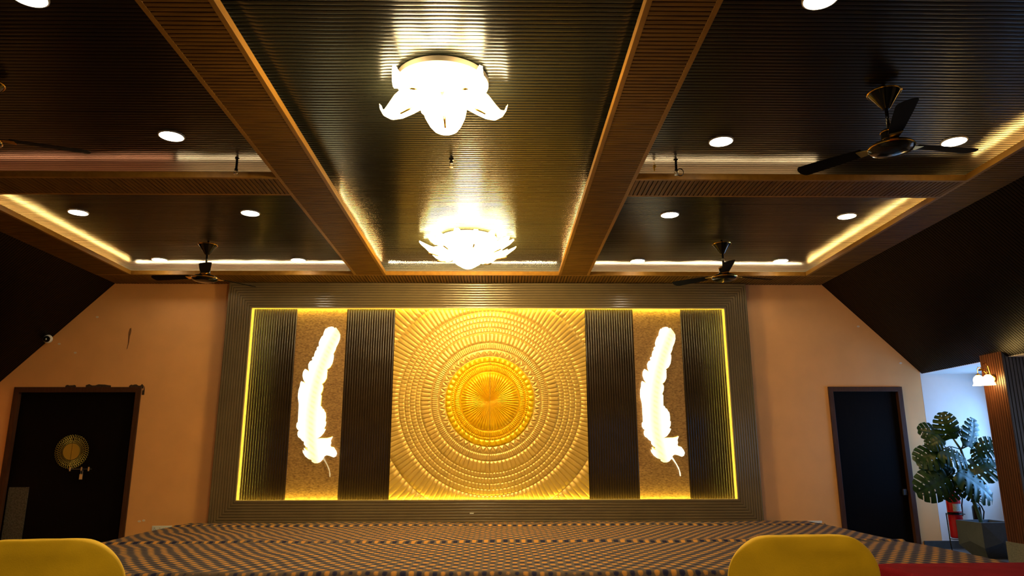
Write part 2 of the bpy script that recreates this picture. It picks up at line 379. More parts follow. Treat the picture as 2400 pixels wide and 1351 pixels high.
# ------------------------------------------------------------------ backdrop
bd = thing('backdrop', 'large framed wall backdrop with fluted brown panels and gold sunburst centre', 'backdrop', (-.17, WY, 0))
BX = -.17
ox0, ox1, oz0, oz1 = -4.012, 3.664, .300, ZB-.005
ix0, ix1, iz0, iz1 = -3.650, 3.320, .680, 3.398
def W(x, y, z): return (x-BX, y-WY, z)
nr = 10
def frame_side(side):
    for i in range(nr):
        def rect(t): return (ox0+(ix0-ox0)*t, ox1+(ix1-ox1)*t, oz0+(iz0-oz0)*t, oz1+(iz1-oz1)*t)
        t0 = (i+.07)/nr; t1 = (i+.93)/nr; v = []; ns = 4
        for k in range(ns+1):
            q = k/ns; t = t0+(t1-t0)*q; y = FY-.003*(1-(2*q-1)**2); xa, xb, za, zb_ = rect(t)
            e = {'T': ((xa, zb_), (xb, zb_)), 'B': ((xa, za), (xb, za)), 'L': ((xa, za), (xa, zb_)), 'R': ((xb, za), (xb, zb_))}[side]
            v += [W(e[0][0], y, e[0][1]), W(e[1][0], y, e[1][1])]
        for t in (t0, t1):
            xa, xb, za, zb_ = rect(t)
            e = {'T': ((xa, zb_), (xb, zb_)), 'B': ((xa, za), (xb, za)), 'L': ((xa, za), (xa, zb_)), 'R': ((xb, za), (xb, zb_))}[side]
            v += [W(e[0][0], FY+.009, e[0][1]), W(e[1][0], FY+.009, e[1][1])]
        b = 2*(ns+1); f = [(2*k, 2*k+1, 2*k+3, 2*k+2) for k in range(ns)]
        f += [(0, b, b+1, 1), (2*ns, 2*ns+1, b+3, b+2), (b, b+2, b+3, b+1), (0,)+tuple(2*k for k in range(1, ns+1))+(b+2, b), (1,)+tuple(2*k+1 for k in range(1, ns+1))+(b+3, b+1)]
        mb = MB().add(v, f); obj('frame_slat', mb.mesh('frame_slat', m_taupe, smooth=True, sharp=30), bd)
for s_ in 'TBLR': frame_side(s_)
mb = MB()
for (a, b, c, d) in ((ox0, ix0, oz0, oz1), (ix1, ox1, oz0, oz1), (ix0, ix1, iz1, oz1), (ix0, ix1, oz0, iz0)): mb.box(a-BX, b-BX, FY+.006-WY, FY+.022-WY, c, d)
q = .034
for (a, b, c, d) in ((ox0, ix0-q, oz0, oz1), (ix1+q, ox1, oz0, oz1), (ix0-q, ix1+q, iz1+q, oz1), (ix0-q, ix1+q, oz0, iz0-q)): mb.box(a-BX, b-BX, FY+.022-WY, -.002, c, d)
obj('frame_backing', mb.mesh('frame_backing', m_groove), bd)
m_lip = pm('frame_inner_lip', (.62, .47, .20), .4)
t = .004; mb = MB()
for (a, b, c, d) in ((ix0-t, ix0+t, iz0, iz1), (ix1-t, ix1+t, iz0, iz1), (ix0, ix1, iz1-t, iz1+t), (ix0, ix1, iz0-t, iz0+t)): mb.box(a-BX, b-BX, FY-.003-WY, FY+.022-WY, c, d)
obj('inner_lip', mb.mesh('inner_lip', m_lip), bd)
obj('sticker', MB().box(-.42-BX, -.365-BX, FY-.006-WY, FY-.002-WY, .495, .508).mesh('sticker', m_white), bd)
# field: four fluted panels, two papered strips
def flutes(x0, x1, n):
    p = (x1-x0)/n; pr = [(0, -.02)]
    for i in range(n):
        for q in (-1, -.95, -.86, -.74, -.5, 0, .5, .74, .86, .95, 1):
            pr.append((i*p+p*(.5+.455*q), .0075*(1-abs(q)**4.5)))
        if i < n-1: pr.append(((i+1)*p, -.003))
    pr.append((n*p, -.02)); k = len(pr); zz = (iz0, iz1)
    v = [W(x0+a, FIELD-h, zz[0]) for a, h in pr]+[W(x0+a, FIELD-h, zz[1]) for a, h in pr]
    f = [(i, i+1, i+1+k, i+k) for i in range(k-1)]+[(k-1, 0, k, 2*k-1), tuple(range(k)), tuple(reversed(range(k, 2*k)))]
    o = obj('fluted_panel', MB().add(v, f).mesh('fluted_panel', m_brown, smooth=True, sharp=50), bd)
for a, b, n in ((ix0, -3.0, 18), (-2.27, -1.558, 20), (1.254, 1.968, 20), (2.675, ix1, 18)): flutes(a+.002, b-.002, n)
def paper_mat():
    m, t, b = nt('mottled_brown_paper'); L = t.links.new; b.inputs['Roughness'].default_value = .42
    tc = N(t, 'TexCoord'); n1 = N(t, 'TexNoise'); n1.inputs['Scale'].default_value = 34; n1.inputs['Detail'].default_value = 8
    n2 = N(t, 'TexVoronoi'); n2.inputs['Scale'].default_value = 8.5; n2.inputs['Randomness'].default_value = .25
    mpp = N(t, 'Mapping'); mpp.inputs['Scale'].default_value = (1, 1, 2.4); L(tc.outputs['Object'], mpp.inputs[0]); L(mpp.outputs[0], n1.inputs['Vector']); L(tc.outputs['Object'], n2.inputs['Vector'])
    r1 = N(t, 'ValToRGB'); e = r1.color_ramp.elements; e[0].position = .30; e[0].color = (.15, .070, .020, 1); e[1].position = .72; e[1].color = (.42, .24, .085, 1)
    L(n1.outputs[0], r1.inputs[0])
    r2 = N(t, 'ValToRGB'); e = r2.color_ramp.elements; e[0].position = .08; e[0].color = (.3, .22, .12, 1); e[1].position = .22; e[1].color = (1, 1, 1, 1); L(n2.outputs['Distance'], r2.inputs[0])
    mx = N(t, 'Mix', data_type='RGBA', blend_type='MULTIPLY'); mx.inputs[0].default_value = 1; L(r1.outputs[0], mx.inputs[6]); L(r2.outputs[0], mx.inputs[7]); L(mx.outputs[2], b.inputs['Base Color'])
    bp = N(t, 'Bump'); bp.inputs['Strength'].default_value = .25; L(n1.outputs[0], bp.inputs['Height']); L(bp.outputs[0], b.inputs['Normal']); return m
m_paper = paper_mat()
for a, b in ((-3.0, -2.27), (1.968, 2.675)):
    obj('papered_panel', MB().box(a-BX, b-BX, FIELD-.004-WY, FIELD+.02-WY, iz0, iz1).mesh('papered_panel', m_paper), bd)
# sunburst relief in two halves
m_cream = pm('champagne_gold_relief', (.62, .39, .085), .34, .30, noise=.10, nscale=9, bump=.05, bscale=90)
m_gold = pm('bright_gold_relief', (.88, .53, .003), .30, .40, noise=.06, nscale=9)
RINGS = [(.000, .417, 60, 0, .022, 'f'), (.417, .429, 1, 0, .000, 'g'), (.429, .510, 120, .5, .015, 'f'), (.510, .517, 1, 0, 0, 'g'), (.517, .552, 120, 0, .014, 'b'),
         (.560, .636, 48, 0, .016, 'b'), (.644, .742, 48, .5, .022, 't'), (.752, .842, 180, 0, .010, 'f'), (.850, 1.000, 96, 0, .015, 'f'),
         (1.006, 1.070, 144, 0, .009, 'f'), (1.076, 1.150, 144, .5, .010, 'f'), (1.156, 1.225, 144, 0, .009, 'f'), (1.231, 1.312, 144, .5, .010, 'f'),
         (1.320, 1.608, 144, 0, .013, 'f'), (1.618, 2.02, 144, .5, .013, 'f')]
def sun_h(r, ring, u):
    r0, r1, n, ph, amp, k = ring
    if k == 'g': return -.002
    a = (u*n+ph) % 1.0; q = abs(2*a-1); tt = (r-r0)/(r1-r0)
    ed = min(1, min(tt, 1-tt)*(r1-r0)/.008+.02)
    if k == 'f': return amp*(math.sqrt(max(0, 1-q*q)) if r0 < .6 else math.sqrt(max(0, 1-q**3)))*ed*(min(1, r/.12) if r0 == 0 else 1)
    if k == 'b': return amp*math.sqrt(max(0, 1-q*q))*math.sqrt(max(0, 1-(2*tt-1)**6))
    if k == 't':
        up = 1-tt-q
        return amp*2*(min(up, tt) if up > 0 else min(-up, 1-tt)*.8)
    return 0
def sun_half(sg):
    NA = 720; cx, cz = -.150, 2.044; gold_r = .640
    xl, xr_, zb0, zt0 = -1.554, 1.250, iz0+.002, iz1-.002
    rs = []
    for ring in RINGS:
        r0, r1 = ring[0], ring[1]; K = 5 if ring[5] != 't' else 8
        if ring[5] == 'g': rs += [(r0, ring), (r1, ring)]; continue
        rs.append((max(r0, .004), ring)); e = min(.008, (r1-r0)*.2)
        for k in range(K+1): rs.append((r0+e+(r1-r0-2*e)*k/K, ring))
        rs.append((r1, ring))
    v = []; cl = []
    for r, ring in rs:
        for j in range(NA+1):
            u = j/(2*NA); th = (PI*.5-sg*2*PI*u)   # from the top, round one side to the bottom
            c, s2 = math.cos(th), math.sin(th)
            if j in (0, NA): c = 0
            rm = 1e9
            if c > 1e-6: rm = min(rm, (xr_-cx)/c)
            if c < -1e-6: rm = min(rm, (xl-cx)/c)
            if s2 > 1e-6: rm = min(rm, (zt0-cz)/s2)
            if s2 < -1e-6: rm = min(rm, (zb0-cz)/s2)
            rr = min(r, rm); h = sun_h(rr if r <= rm else min(rr, ring[1]), ring, u) if rr >= ring[0] else 0
            if abs(sg*c) < 1e-6: x = cx+sg*.0018
            else: x = cx+rr*c+sg*.0018*(1 if abs(rr*c) < .01 else 0)
            v.append(W(x, FIELD-.012-h-(.006 if r < gold_r else 0), cz+rr*s2)); cl.append(r > rm)
    f = []; mi = []; n = NA+1
    for i in range(len(rs)-1):
        for j in range(NA):
            a, b, c_, d = i*n+j, i*n+j+1, (i+1)*n+j+1, (i+1)*n+j
            if cl[a] and cl[b]: continue
            f.append((a, b, c_, d) if sg < 0 else (d, c_, b, a)); mi.append(1 if rs[i][0] < gold_r-.002 else 0)
    m = mesh('sun_relief', v, f, [m_cream, m_gold], True); m.polygons.foreach_set('material_index', mi)
    return m
for sg in (-1, 1): obj('sunburst_half', sun_half(sg), bd)
obj('sunburst_backing', MB().box(-1.556-BX, 1.252-BX, FIELD-.008-WY, FIELD+.02-WY, iz0, iz1).mesh('sunburst_backing', m_cream), bd)
# led strips hidden behind the inner edge of the frame
def bled(a, b, c, d, label):
    tag(obj('led_strip', MB().box(a, b, FY+.028, FY+.040, c, d).mesh('led_strip', m_ledb)), label, 'light strip', 'strips inside the backdrop frame')
bled(ix0, ix1, iz1+.016, iz1+.025, 'yellow glowing strip along the top inside the backdrop frame')
bled(ix0, ix1, iz0-.022, iz0-.016, 'yellow glowing strip along the bottom inside the backdrop frame')
bled(ix0-.025, ix0-.016, iz0-.01, iz1+.01, 'yellow glowing strip up the left inside the backdrop frame')
bled(ix1+.016, ix1+.025, iz0-.01, iz1+.01, 'yellow glowing strip up the right inside the backdrop frame')

# feather lights --------------------------------------------------
FEATHER_PX = []
up5 = [(570,120),(510,135),(500,165),(490,145),(470,170),(455,215),(450,265),(425,290),(405,340),(390,390),(400,450),(380,450),(365,475),(372,505),(350,525),(338,580),(338,620),(318,620),(305,645),(320,675),(280,695),(258,745),(265,810),(292,880),(250,840),(212,820),(185,870),(182,930),(205,1000),(240,1050),(262,1072),(215,1045),(175,1020),(160,1050),(158,1110),(145,1160),(142,1230),(145,1290)]
lo6 = [(158,60),(172,120),(178,200),(180,260),(185,340),(190,420),(172,440),(172,500),(195,540),(222,558),(205,580),(205,630),(225,670),(260,690),(290,725),(325,745),(330,790),(365,830),(400,850),(388,862),(420,895),(375,880),(335,842),(342,880),(362,915),(320,880),(325,920),(370,985),(430,1030),(482,1045),(490,1075),(540,1100),(590,1100),(630,1080),(665,1040)]
lo6b = [(690,985),(720,968),(770,978),(840,1005),(875,985),(888,940),(870,895),(850,870),(830,840),(780,832),(765,800),(775,770),(765,725),(790,660),(760,675),(700,688),(600,690),(525,698),(590,660),(635,600),(660,540),(630,530),(652,480),(655,415),(640,410),(642,340),(630,265),(610,245),(590,205),(565,195),(550,160),(530,155),(528,0)]
up5b = [(528,1260),(510,1240),(535,1180),(540,1120),(530,1085),(510,1070),(555,1030),(582,970),(582,900),(578,870),(585,850),(570,825),(620,790),(650,730),(662,650),(660,590),(648,575),(680,500),(685,460),(715,390),(732,320),(728,250),(700,200),(650,140),(640,135),(632,150),(600,125)]
px = [(1480+a/7.1125, 750+b/7.1125) for a, b in up5]+[(1480+a/7.1125, 930+b/7.1125) for a, b in lo6]+[(1480+a/7.1125, 930+b/7.1125) for a, b in lo6b]+[(1480+a/7.1125, 750+b/7.1125) for a, b in up5b]
stem = [(1480+a/7.1125, 930+b/7.1125) for a, b in [(665,1035),(690,1060),(740,1130),(790,1230),(806,1325),(820,1330),(818,1280),(790,1190),(740,1100),(684,1010)]]
def onwall(u, v, y):   # outline measured on the photograph, laid out in metres on the wall
    d = F*1682.08+R2*(u-1200)-U2*(v-675.5); k = y/d.y; return (d.x*k, CAMZ+d.z*k)
pw = [onwall(u, v, FIELD-.03) for u, v in px]; sw = [onwall(u, v, FIELD-.03) for u, v in stem]
def feather_mat():
    m, t, b = nt('lit_feather'); L = t.links.new
    tc = N(t, 'TexCoord'); mp = N(t, 'Mapping'); mp.inputs['Rotation'].default_value = (0, R(-35), 0); L(tc.outputs['Object'], mp.inputs[0])
    wv = N(t, 'TexWave'); wv.inputs['Scale'].default_value = 5; wv.inputs['Distortion'].default_value = 2.5; wv.bands_direction = 'Z'; L(mp.outputs[0], wv.inputs['Vector'])
    gr = N(t, 'SeparateXYZ'); L(tc.outputs['Object'], gr.inputs[0])
    # acrylic glows yellow along its middle, where the tape sits furthest away
    t1 = N(t, 'Math', operation='SUBTRACT'); t1.inputs[1].default_value = .85; L(gr.outputs[2], t1.inputs[0])
    t2 = N(t, 'Math', operation='POWER'); t2.inputs[1].default_value = 2; L(t1.outputs[0], t2.inputs[0])
    ab = N(t, 'Math', operation='MULTIPLY_ADD'); ab.inputs[1].default_value = .20; L(t2.outputs[0], ab.inputs[0]); ab.inputs[2].default_value = -.19
    sb = N(t, 'Math', operation='SUBTRACT'); L(gr.outputs[0], sb.inputs[0]); L(ab.outputs[0], sb.inputs[1])
    a2 = N(t, 'Math', operation='ABSOLUTE'); L(sb.outputs[0], a2.inputs[0])
    rp = N(t, 'ValToRGB'); rp.color_ramp.elements[0].position = .02; rp.color_ramp.elements[0].color = (1, 1, 1, 1); rp.color_ramp.elements[1].position = .11; rp.color_ramp.elements[1].color = (0, 0, 0, 1); L(a2.outputs[0], rp.inputs[0])
    ml = N(t, 'Math', operation='MULTIPLY'); L(rp.outputs[0], ml.inputs[0])
    m2 = N(t, 'Math', operation='MULTIPLY_ADD'); L(wv.outputs[1], m2.inputs[0]); m2.inputs[1].default_value = .3; m2.inputs[2].default_value = .6; L(m2.outputs[0], ml.inputs[1])
    mx = N(t, 'Mix', data_type='RGBA'); L(ml.outputs[0], mx.inputs[0]); mx.inputs[6].default_value = (1, .97, .80, 1); mx.inputs[7].default_value = (.76, .75, .22, 1)
    L(mx.outputs[2], b.inputs['Emission Color']); b.inputs['Emission Strength'].default_value = L_FEATHER; b.inputs['Base Color'].default_value = (.8, .75, .5, 1); return m
m_feather = feather_mat(); m_fedge = em('feather_edge', (1, .78, .15), .6, (.7, .6, .2))
for dx, label in ((0, 'glowing white feather shaped wall light right of the gold sunburst'), (-4.925, 'glowing white feather shaped wall light left of the gold sunburst')):
    cx = 2.42+dx; cz = .95; y = FIELD-.03
    t = thing('feather_light', label, 'wall light', (cx, FIELD-.004, cz), 0, 'lit feathers on the backdrop')
    P = [(a+dx-cx, b-cz) for a, b in pw]; S = [(a+dx-cx, b-cz) for a, b in sw]
    vane = obj('vane', MB().prism(P, lambda a, b, d: (a, d, b), -.034, -.026).mesh('vane', m_feather), t)
    obj('quill', MB().prism(S, lambda a, b, d: (a, d, b), -.033, -.027).mesh('quill', em('lit_quill', (1, .9, .65), 1.3 if dx == 0 else .12)), t)
    # barbs engraved lines as thin raised ribs, and stand-off backing
    inner = [(a*.93+(-.02)*(1-.93), b*.985+.015) for a, b in P]
    obj('backing', MB().prism(inner, lambda a, b, d: (a, d, b), -.026, -.001).mesh('backing', m_fedge), t)

# ------------------------------------------------------------------ stage with woven carpet
def carpet_mat():
    m, t, b = nt('harlequin_carpet'); L = t.links.new; b.inputs['Roughness'].default_value = .9; b.inputs['Specular IOR Level'].default_value = .2
    tc = N(t, 'TexCoord'); sp = N(t, 'SeparateXYZ'); L(tc.outputs['Object'], sp.inputs[0])
    nz = N(t, 'TexNoise'); nz.inputs['Scale'].default_value = 1.3; nz.inputs['Detail'].default_value = 2; L(tc.outputs['Object'], nz.inputs['Vector'])
    def mth(op, a, b_=None, c=None):
        n = N(t, 'Math', operation=op)
        for i, q in enumerate((a, b_, c)):
            if q is None: continue
            if isinstance(q, (int, float)): n.inputs[i].default_value = q
            else: L(q, n.inputs[i])
        return n.outputs[0]
    w1 = mth('MULTIPLY', mth('SUBTRACT', nz.outputs[0], .5), .10)
    xx = mth('ADD', sp.outputs[0], w1); yy = mth('ADD', mth('SUBTRACT', sp.outputs[1], sp.outputs[2]), w1)
    ca = mth('COSINE', mth('MULTIPLY', xx, 2*PI/.128)); cb = mth('COSINE', mth('MULTIPLY', mth('SUBTRACT', yy, 7.93-.387-.02), 2*PI/.21))
    g_ = mth('MULTIPLY', ca, cb)
    n2 = N(t, 'TexNoise'); n2.inputs['Scale'].default_value = 160; L(tc.outputs['Object'], n2.inputs['Vector'])
    g2 = mth('ADD', g_, mth('MULTIPLY', mth('SUBTRACT', n2.outputs[0], .5), .5))
    rp = N(t, 'ValToRGB'); r_ = rp.color_ramp; r_.interpolation = 'LINEAR'
    e = r_.elements; e[0].position = .14; e[0].color = (.012, .012, .04, 1); e[1].position = .86; e[1].color = (.44, .20, .042, 1)
    for p, c in ((.27, (.02, .02, .055, 1)), (.33, (.085, .062, .05, 1)), (.67, (.11, .078, .06, 1)), (.74, (.36, .17, .042, 1))):
        q = r_.elements.new(p); q.color = c
    L(mth('MULTIPLY_ADD', g2, .5, .5), rp.inputs[0]); L(rp.outputs[0], b.inputs['Base Color'])
    bp = N(t, 'Bump'); bp.inputs['Strength'].default_value = .5; bp.inputs['Distance'].default_value = .002; L(n2.outputs[0], bp.inputs['Height']); L(bp.outputs[0], b.inputs['Normal']); return m
m_carpet = carpet_mat()
SX0, SX1, SY0, SY1, SZ = -4.235, 4.255, 5.925, 10.37, .387
def stage():
    pr = [(SY0+.004, 0), (SY0, .05), (SY0-.003, .2), (SY0, SZ-.05), (SY0+.006, SZ-.02), (SY0+.02, SZ-.004), (SY0+.05, SZ+.004), (SY0+.10, SZ+.002)]
    y = SY0+.2
    while y < SY1-.05:
        z = SZ
        for yr, hr in ((7.93, .020), (9.82, .016)):
            d = y-yr
            if -.05 < d < .12: z += hr*(math.cos(PI*d/.05*.5) if d < 0 else math.cos(PI*d/.24))
        pr.append((y, z)); near = any(abs(y-q) < .16 for q in (7.93, 9.82)); y += .012 if near else .05
    pr += [(SY1, SZ), (SY1, 0)]
    nx = 60; mb = MB(); v = []; f = []; k = len(pr); rr = random.Random(3)
    for i in range(nx+1):
        x = SX0+(SX1-SX0)*i/nx
        for j, (yy, zz) in enumerate(pr):
            wob = .004*math.sin(x*2.1+yy*1.7)+.003*math.sin(x*5.3-yy*2.9) if zz > .3 else .006*math.sin(x*7)
            v.append((x, yy+(wob if zz <= .3 else .012*math.sin(x*1.3)*(1 if 7.5 < yy < 10 else 0)), zz+(wob if zz > .3 else 0)))
    for i in range(nx):
        for j in range(k-1): f.append((i*k+j, (i+1)*k+j, (i+1)*k+j+1, i*k+j+1))
    f += [tuple(range(k)), tuple(reversed(range(nx*k, nx*k+k)))]
    return mb.add(v, f).mesh('stage', m_carpet, smooth=True, sharp=50)
tag(obj('stage', stage()), 'low wide stage covered in navy and tan harlequin carpet before the backdrop', 'stage')

# ------------------------------------------------------------------ downlights
def downlight():
    r = thing('downlight', 'x', 'ceiling light')
    obj('diffuser', MB().lathe([(.094, -.004), (.096, -.0085), (.06, -.011), (.001, -.012)], 32).mesh('diffuser', m_down, True, 40), r)
    obj('rim', MB().lathe([(.096, -.001), (.096, -.011), (.101, -.012), (.106, -.008), (.107, .006), (.096, .006)], 32).mesh('rim', m_white, True, 40), r)
    return r
def dup(root, loc, rz=0, label=None, group=None):
    r = root.copy(); C.objects.link(r); r.location = loc; r.rotation_euler = (0, 0, rz)
    if label: r['label'] = label
    if group: r['group'] = group
    for ch in list(root.children):
        c = ch.copy(); C.objects.link(c); c.parent = r
        for g_ in ch.children:
            d = g_.copy(); C.objects.link(d); d.parent = c
    return r
dn = downlight(); used = False
XL = (-4.716, -2.806, 1.915, 3.950)
DLs = [(XL[1], 3.80, 'round white downlight cut by the top edge left of the left beam'),
       (XL[1], 5.70, 'round white downlight in the front left bay beside the long beam'),
       (XL[0], 7.68, 'round white downlight in the rear left bay nearest the cross beam at far left'),
       (XL[1], 7.68, 'round white downlight in the rear left bay between cross beam and centre beam'),
       (XL[0], 9.65, 'round white downlight left of the rear left ceiling fan'),
       (XL[1], 9.65, 'round white downlight right of the rear left ceiling fan'),
       (XL[2], 3.76, 'large round white downlight at the top edge of the front right bay'),
       (XL[2], 5.75, 'round white downlight left of the front right ceiling fan near the hooked pipe'),
       (XL[3], 5.73, 'round white downlight partly behind the blade of the front right fan'),
       (XL[2], 7.69, 'round white downlight in the rear right bay near the centre beam'),
       (XL[3], 7.72, 'round white downlight in the rear right bay near the outer glowing cove'),
       (XL[2], 9.65, 'round white downlight left of the rear right ceiling fan'),
       (XL[3]-.03, 9.63, 'round white downlight right of the rear right ceiling fan')]
for i, (x, y, lb) in enumerate(DLs):
    if i == 0: dn.location = (x, y, ZC); tag(dn, lb, group='round downlights in the dark ceiling bays')
    else: dup(dn, (x, y, ZC), 0, lb, 'round downlights in the dark ceiling bays')

# ------------------------------------------------------------------ ceiling fans
def fan():
    r = thing('ceiling_fan', 'x', 'ceiling fan')
    can = obj('canopy', MB().lathe([(.115, -.055), (.108, -.068), (.075, -.11), (.032, -.175), (.024, -.185), (.012, -.186)], 32).mesh('canopy', m_black, True, 40), r)
    obj('canopy_rim', MB().lathe([(.107, -.050), (.118, -.050), (.120, -.056), (.116, -.061), (.107, -.061)], 32).mesh('canopy_rim', m_brass, True, 40), can)
    obj('ceiling_hook', MB().tube([(0, 0, 0), (0, 0, -.07)], .012, 10).mesh('ceiling_hook', m_black), can)
    obj('downrod', MB().tube([(0, 0, -.06), (0, 0, -.40)], .013, 12).mesh('downrod', m_black, True), r)
    hz = -.40
    mo = obj('motor', MB().lathe([(.001, hz+.05), (.030, hz+.05), (.050, hz+.045), (.058, hz+.03), (.060, hz-.03), (.080, hz-.045), (.125, hz-.062), (.150, hz-.082), (.155, hz-.098), (.140, hz-.116), (.100, hz-.130), (.045, hz-.138), (.001, hz-.140)], 40).mesh('motor', m_black, True, 50), r)
    obj('motor_band', MB().lathe([(.148, hz-.080), (.158, hz-.084), (.160, hz-.093), (.156, hz-.098), (.148, hz-.098)], 40).mesh('motor_band', m_brass, True, 50), mo)
    obj('cap_ring', MB().lathe([(.050, hz+.043), (.060, hz+.036), (.063, hz+.030), (.060, hz+.026), (.050, hz+.026)], 32).mesh('cap_ring', m_brass, True, 50), mo)
    obj('collar_ring', MB().lathe([(.060, hz-.026), (.066, hz-.030), (.068, hz-.036), (.062, hz-.040)], 32).mesh('collar_ring', m_brass, True, 50), mo)
    br = MB()
    br.prism([(.10, -.022), (.15, -.030), (.20, -.040), (.235, -.046), (.235, .046), (.20, .040), (.15, .030), (.10, .022)], lambda a, b, d: (a, b, hz-.070+d+b*.12), 0, .006)
    bme = br.mesh('blade_bracket', m_brass)
    pl = [(.20, -.048), (.30, -.056), (.50, -.066), (.66, -.070)]
    tip = [(.66+.045*math.sin(a), -.070+.14*(1-math.cos(a))/2) for a in [PI*k/10 for k in range(1, 10)]]
    pts = pl+tip+[(.66, .070), (.50, .066), (.30, .056), (.20, .048)]
    bl = MB().prism(pts, lambda a, b, d: (a, b, hz-.064+d+b*.20), 0, .004).mesh('blade', m_blade)
    for k in range(3):
        b_ = obj('blade', bl, r, (0, 0, 0), (0, 0, 2*PI*k/3)); obj('blade_bracket', bme, b_, (0, 0, -.0045))
    return r
f0 = fan(); f0.location = (2.80, 8.67, ZC); f0.rotation_euler = (0, 0, R(18)); tag(f0, 'black and brass ceiling fan hanging in the rear right bay', group='black three bladed ceiling fans')
dup(f0, (-3.70, 8.77, ZC), R(52), 'black and brass ceiling fan hanging in the rear left bay')
dup(f0, (2.84, 4.80, ZC), R(10), 'large near black ceiling fan in the front right bay beside a downlight')
dup(f0, (-3.70, 4.74, ZC), R(23), 'black ceiling fan cut by the left edge of the frame')

# ------------------------------------------------------------------ flower ceiling lights
def petal_mesh(rs, prof, widths, mat, curl=.25):
    """prof: (r, z) down the petal; widths half width"""
    n = len(prof); K = 8; v = []
    for (r_, z), w_ in zip(prof, widths):
        for k in range(K+1):
            q = 2*k/K-1; v.append((r_-abs(q)**2*w_*.10, q*w_, z+curl*w_*(q*q)))
    v2 = [(a, b, c+.006) for a, b, c in v]; o_ = len(v); f = []
    for i in range(n-1):
        for k in range(K):
            a = i*(K+1)+k; f.append((a, a+1, a+K+2, a+K+1)); f.append((a+o_, a+K+1+o_, a+K+2+o_, a+1+o_))
    m = K+1
    for i in range(n-1): f += [(i*m, (i+1)*m, (i+1)*m+o_, i*m+o_), (i*m+K, i*m+K+o_, (i+1)*m+K+o_, (i+1)*m+K)]
    for k in range(K): f += [(k, k+o_, k+1+o_, k+1), ((n-1)*m+k, (n-1)*m+k+1, (n-1)*m+k+1+o_, (n-1)*m+k+o_)]
    return MB().add(v+v2, f).mesh('petal', mat, smooth=True, sharp=60)
def flower(name, label, loc, low, upp, cone, plate_r, mat, nlow, nup, rot):
    r = thing(name, label, 'ceiling light', loc, 0, 'flower shaped ceiling lights')
    obj('ceiling_plate', MB().lathe([(plate_r-.01, 0), (plate_r, -.006), (plate_r, -.045), (plate_r-.012, -.052), (.02, -.052)], 48).mesh('ceiling_plate', m_plate, True, 40), r)
    pl = petal_mesh(0, *low, mat); pu = petal_mesh(0, *upp, mat)
    rod = MB().tube([(low[0][3][0]-.05, 0, low[0][3][1]-.012), (low[0][4][0]+.01, 0, low[0][4][1]-.022)], .010, 8).mesh('brass_rod', m_brass, True)
    for k in range(nlow):
        a = rot+2*PI*k/nlow; p = obj('petal', pl, r, (0, 0, 0), (0, 0, a)); obj('brass_rod', rod, p)
    for k in range(nup): obj('petal', pu, r, (0, 0, 0), (0, 0, rot+2*PI*(k+.5)/nup))
    if cone: obj('glass_cone', MB().lathe(cone, 28).mesh('glass_cone', mat, True, 50), r)
    for k in range(5):
        a = 2*PI*k/5+.3; mb = MB(); sphere(mb, (.13*math.cos(a), .13*math.sin(a), -.15), .028, 12, 8, 1.2); obj('bulb', mb.mesh('bulb', em('bulb_glow', (1, .85, .55), 40), True), r)
    obj('finial', MB().lathe([(.001, -.052), (.02, -.055), (.02, -.14), (.03, -.15), (.03, -.17), (.001, -.19)], 16).mesh('finial', m_brass, True), r)
    return r
flower('flower_ceiling_light', 'lit frosted glass flower light with five big curled petals on the near ceiling', (-.425, 4.74, ZC),
       ([(.05, -.10), (.13, -.13), (.20, -.145), (.26, -.165), (.32, -.195), (.38, -.228), (.425, -.238), (.462, -.215), (.485, -.175), (.497, -.130)], [.04, .11, .155, .165, .150, .115, .080, .050, .028, .012], ),
       ([(.04, -.07), (.10, -.12), (.15, -.17), (.19, -.20), (.22, -.20), (.24, -.18)], [.03, .06, .075, .07, .045, .015]),
       [(.02, -.16), (.06, -.17), (.09, -.20), (.07, -.235), (.03, -.255), (.01, -.255)], .335, m_petal, 5, 5, R(18))
flower('flower_ceiling_light', 'wide lit glass flower light on the ceiling just before the backdrop', (-.405, 8.62, ZC),
       ([(.06, -.12), (.18, -.16), (.30, -.22), (.40, -.24), (.48, -.20), (.54, -.15), (.59, -.11), (.61, -.085)], [.04, .09, .13, .14, .11, .07, .04, .018]),
       ([(.05, -.08), (.18, -.11), (.32, -.15), (.44, -.15), (.52, -.11), (.58, -.06)], [.03, .08, .12, .10, .06, .02]),
       [(.02, -.20), (.14, -.22), (.20, -.26), (.15, -.33), (.06, -.385), (.01, -.39)], .36, m_petal2, 8, 8, R(11))
for nm, (x, y, z) in (('bulbs_near_flower_light', (-.425, 4.74, ZC-.34)), ('bulbs_rear_flower_light', (-.405, 8.62, ZC-.44))):
    d = bpy.data.lights.new(nm, 'POINT'); d.energy = P_CHAN; d.color = (1, .70, .32); d.shadow_soft_size = .14
    o = bpy.data.objects.new(nm, d); C.objects.link(o); o.location = (x, y, z)

